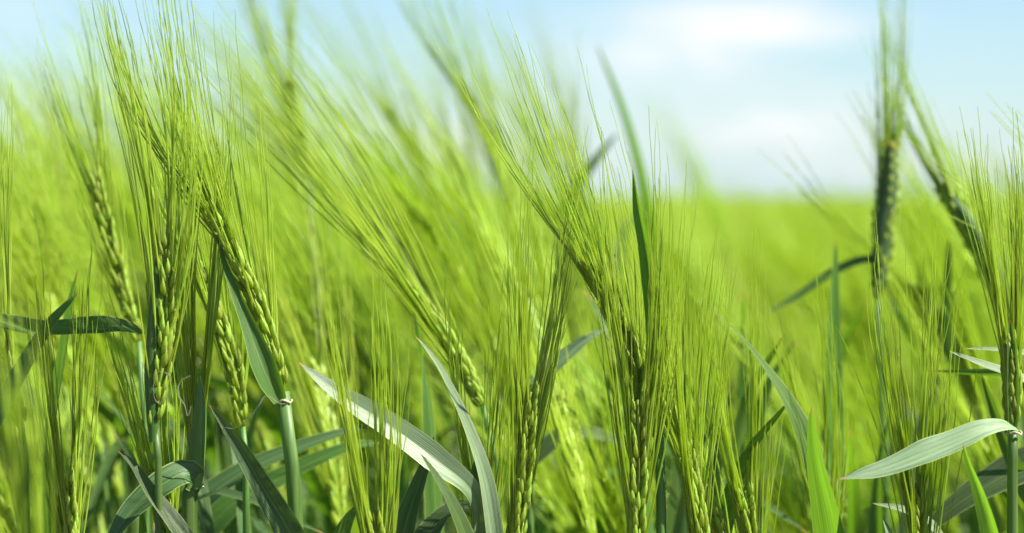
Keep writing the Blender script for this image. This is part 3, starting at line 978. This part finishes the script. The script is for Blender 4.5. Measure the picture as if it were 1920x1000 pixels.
for x, d, px, q in spots:
    k = rg.randint(NV)
    if used[k]:
        r = copy_plant(protos[k][0])
    else:
        r = protos[k][0]
        used[k] = True
    env = np.interp(px, [e[0] for e in ENV], [e[1] for e in ENV])
    tip_py = env - (130 if px < 560 else 85 if px < 1130 else 20) + 330 * q ** 1.1 + (60 if d < 1.5 else 0)
    tz = ZC - (tip_py - 370) / F * d
    s = float(np.clip(tz / protos[k][1], 0.86, 1.20))
    if px > 1150:
        s = min(s, tz / protos[k][1])
    r.location = (x + 0.05, d, 0)      # stems stand right of their leaning ears
    r.rotation_euler = (0.05 * rg.normal(), 0.05 * rg.normal(), rg.uniform(-0.6, 0.6))
    r.scale = (s, s, s)
    where = next(w for lim, w in PLACES if px < lim)
    how = 'slightly blurred' if d < 1.8 else 'strongly blurred'
    what = 'barley plant with its awns against the sky' if tip_py < 360 else 'barley plant with its awns below the skyline'
    r['label'] = '%s %s %s' % (how, what, where)
    r['group'] = '%s barley, %s, %s' % (how, 'above the skyline' if tip_py < 360 else 'below the skyline', where)
rg = np.random.RandomState(44)
for i in range(12):
    k = rg.randint(NV)
    r = copy_plant(protos[k][0])
    d, px, py = rg.uniform(1.18, 1.9), rg.uniform(-60, 1980), rg.uniform(520, 680)
    s = max(0.78, (ZC - (py - 370) / F * d) / protos[k][1])
    r.location = ((px - 960) / F * d + 0.05, d, 0)
    r.rotation_euler = (0.05 * rg.normal(), 0.05 * rg.normal(), rg.uniform(-0.8, 0.8))
    r.scale = (s, s, s)
    where = next(w for lim, w in PLACES if px < lim)
    r['label'] = 'short blurred barley plant standing deep in the crop ' + where
    r['group'] = 'short blurred barley ' + where
rg = np.random.RandomState(33)
# single tall plants whose awns rise as faint blurs into the sky
for i, (px, py, d) in enumerate([(225, -40, 1.75), (500, -30, 2.2), (445, 20, 2.0), (985, -20, 2.3), (1045, 0, 2.5), (1285, 165, 2.5), (1325, 290, 2.9), (1450, 330, 2.7), (690, 110, 2.1),
                                 (640, 180, 2.5), (840, -40, 1.9), (780, -60, 2.1), (90, 60, 1.7), (25, 110, 1.3), (60, 80, 1.45), (125, 110, 1.5),
                                 (165, 150, 1.35), (-20, 150, 1.4), (345, 110, 1.6), (385, 90, 1.45), (425, 130, 1.7), (560, 120, 1.6), (480, 110, 1.5)]):
    k = rg.randint(NV)
    r = copy_plant(protos[k][0])
    s = (ZC - (py - 370) / F * d) / protos[k][1]
    r.location = ((px - 960) / F * d + 0.06 * s, d, 0)
    r.rotation_euler = (0.03 * rg.normal(), 0.03, rg.uniform(-0.4, 0.4))
    r.scale = (s, s, s)
    where = next(w for lim, w in PLACES if px < lim)
    r['label'] = 'exceptionally tall blurred barley plant fading into the sky ' + where
    r['group'] = 'tallest blurred barley ' + where
rg = np.random.RandomState(21)
for i in range(96):
    r = shoots[i] if i < NS else copy_plant(shoots[i % NS])
    d = rg.uniform(1.10, 1.75)
    px = rg.uniform(-40, 1960)
    py = rg.uniform(620, 860) if px > 1150 else rg.uniform(700, 960)
    s = float(np.clip((ZC - (py - 370) / F * d) / 0.78, 0.80, 1.12))
    r.location = ((px - 960) / F * d, d, 0)
    r.rotation_euler = (0.06 * rg.normal(), 0.06 * rg.normal(), rg.uniform(-3.1, 3.1))
    r.scale = (s, s, s)
    r['label'] = ('leafy barley shoot without an ear, blurred behind the %s plants' % ('left' if px < 640 else 'middle' if px < 1280 else 'right'))
    r['group'] = 'leafy shoots behind the %s plants' % ('left' if px < 640 else 'middle' if px < 1280 else 'right')
for k in range(NV):
    if not used[k]:
        protos[k][0].location = (0.1 * k - 0.6, 2.9, 0)
        protos[k][0]['label'], protos[k][0]['group'] = 'strongly blurred barley plant far back behind the middle ears', 'strongly blurred barley far back'

# ------------------------------------------------------------------ the rest of the field: one growth nobody could count
pts, rots, scls, idx = [], [], [], []
rg = np.random.RandomState(9)


def scatter(n, y0, y1, half, side_only=False, s0=0.93, s1=0.99, amp=1.0):
    for _ in range(n):
        y = math.sqrt(y0 * y0 + rg.rand() * (y1 * y1 - y0 * y0))
        hw = half(y)
        x = rg.uniform(-hw, hw)
        if side_only and abs(x) < y * 0.20 + 0.02:
            continue
        k = rg.randint(NV)
        tall = 0.0
        pts.append((x, y, 0.0))
        s = rg.uniform(s0, s1) * 0.86 / protos[k][1]
        # uneven stand: lusher and thinner patches, and the tramlines left by the wheels
        s *= 1 + 0.022 * math.sin(x * 1.9 + 0.7 * y) * math.sin(y * 0.55 + x * 0.8 + 1.0)
        if y > 4 and abs((x - 0.10 * y + 60) % 6.0 - 3.0) < 0.25:
            s *= 0.88
        rots.append((0.06 * rg.normal(), 0.06 * rg.normal(), rg.uniform(-0.8, 0.8)))
        scls.append(s)
        idx.append(k)


scatter(900, 0.95, 2.75, lambda y: 1.5, side_only=True, s0=0.94, s1=1.06)
scatter(210, 2.35, 2.75, lambda y: y * 0.22 + 0.1, s0=0.92, s1=1.0)
for _ in range(130):                     # taller growth on the left-hand side
    y = rg.uniform(2.35, 3.4)
    pts.append((rg.uniform(-0.21 * y, 0.03 * y), y, 0.0))
    k = rg.randint(NV)
    rots.append((0.06 * rg.normal(), 0.06 * rg.normal(), rg.uniform(-0.8, 0.8)))
    scls.append(rg.uniform(0.98, 1.10) * 0.86 / protos[k][1])
    idx.append(k)
scatter(1500, 2.75, 5.0, lambda y: y * 0.26 + 0.6, s0=0.92, s1=1.0)
scatter(5000, 5.0, 14.0, lambda y: y * 0.26 + 0.8, s0=0.93, s1=1.02)
scatter(9000, 14.0, 40.0, lambda y: y * 0.25 + 1.0, s0=0.94, s1=1.03)
scatter(8000, 40.0, 110.0, lambda y: y * 0.25 + 1.0, s0=0.95, s1=1.04)
scatter(160, 2.8, 7.0, lambda y: y * 0.24 + 0.4, s0=1.0, s1=1.045)
fm = bpy.data.meshes.new('barley_field')
fm.from_pydata(pts, [], [])
for nm, tp, vals in (('rot', 'FLOAT_VECTOR', np.array(rots).ravel()), ('scl', 'FLOAT', np.array(scls)), ('kind_index', 'INT', np.array(idx, dtype=np.int32))):
    at_ = fm.attributes.new(nm, tp, 'POINT')
    at_.data.foreach_set('vector' if tp == 'FLOAT_VECTOR' else 'value', vals)
field = bpy.data.objects.new('barley_field', fm)
COL.objects.link(field)
field['kind'] = 'stuff'
field['label'] = 'green barley field stretching away blurred to the straight horizon'
field['category'] = 'barley field'

ng = bpy.data.node_groups.new('field_growth', 'GeometryNodeTree')
ng.interface.new_socket('Geometry', in_out='INPUT', socket_type='NodeSocketGeometry')
ng.interface.new_socket('Geometry', in_out='OUTPUT', socket_type='NodeSocketGeometry')
gin, gout = ng.nodes.new('NodeGroupInput'), ng.nodes.new('NodeGroupOutput')
iop = ng.nodes.new('GeometryNodeInstanceOnPoints')
iop.inputs['Pick Instance'].default_value = True
g2all = ng.nodes.new('GeometryNodeJoinGeometry')
kinds = []
for k in range(NV):
    jn = ng.nodes.new('GeometryNodeJoinGeometry')
    root = protos[k][0]
    parts = list(root.children) + [q for ch in root.children for q in ch.children]
    for o in parts:
        if o.type != 'MESH':
            continue
        oi = ng.nodes.new('GeometryNodeObjectInfo')
        oi.transform_space = 'ORIGINAL'
        oi.inputs['Object'].default_value = o
        ng.links.new(oi.outputs['Geometry'], jn.inputs[0])
    gi = ng.nodes.new('GeometryNodeGeometryToInstance')
    ng.links.new(jn.outputs[0], gi.inputs[0])
    kinds.append(gi)
for gi in reversed(kinds):
    ng.links.new(gi.outputs[0], g2all.inputs[0])
ng.links.new(g2all.outputs[0], iop.inputs['Instance'])
ng.links.new(gin.outputs[0], iop.inputs['Points'])


def attr(nm, tp):
    n = ng.nodes.new('GeometryNodeInputNamedAttribute')
    n.data_type = tp
    n.inputs['Name'].default_value = nm
    return n.outputs['Attribute']


ng.links.new(attr('kind_index', 'INT'), iop.inputs['Instance Index'])
e2r = ng.nodes.new('FunctionNodeEulerToRotation')
ng.links.new(attr('rot', 'FLOAT_VECTOR'), e2r.inputs[0])
ng.links.new(e2r.outputs[0], iop.inputs['Rotation'])
ng.links.new(attr('scl', 'FLOAT'), iop.inputs['Scale'])
ng.links.new(iop.outputs[0], gout.inputs[0])
md = field.modifiers.new('growth', 'NODES')
md.node_group = ng
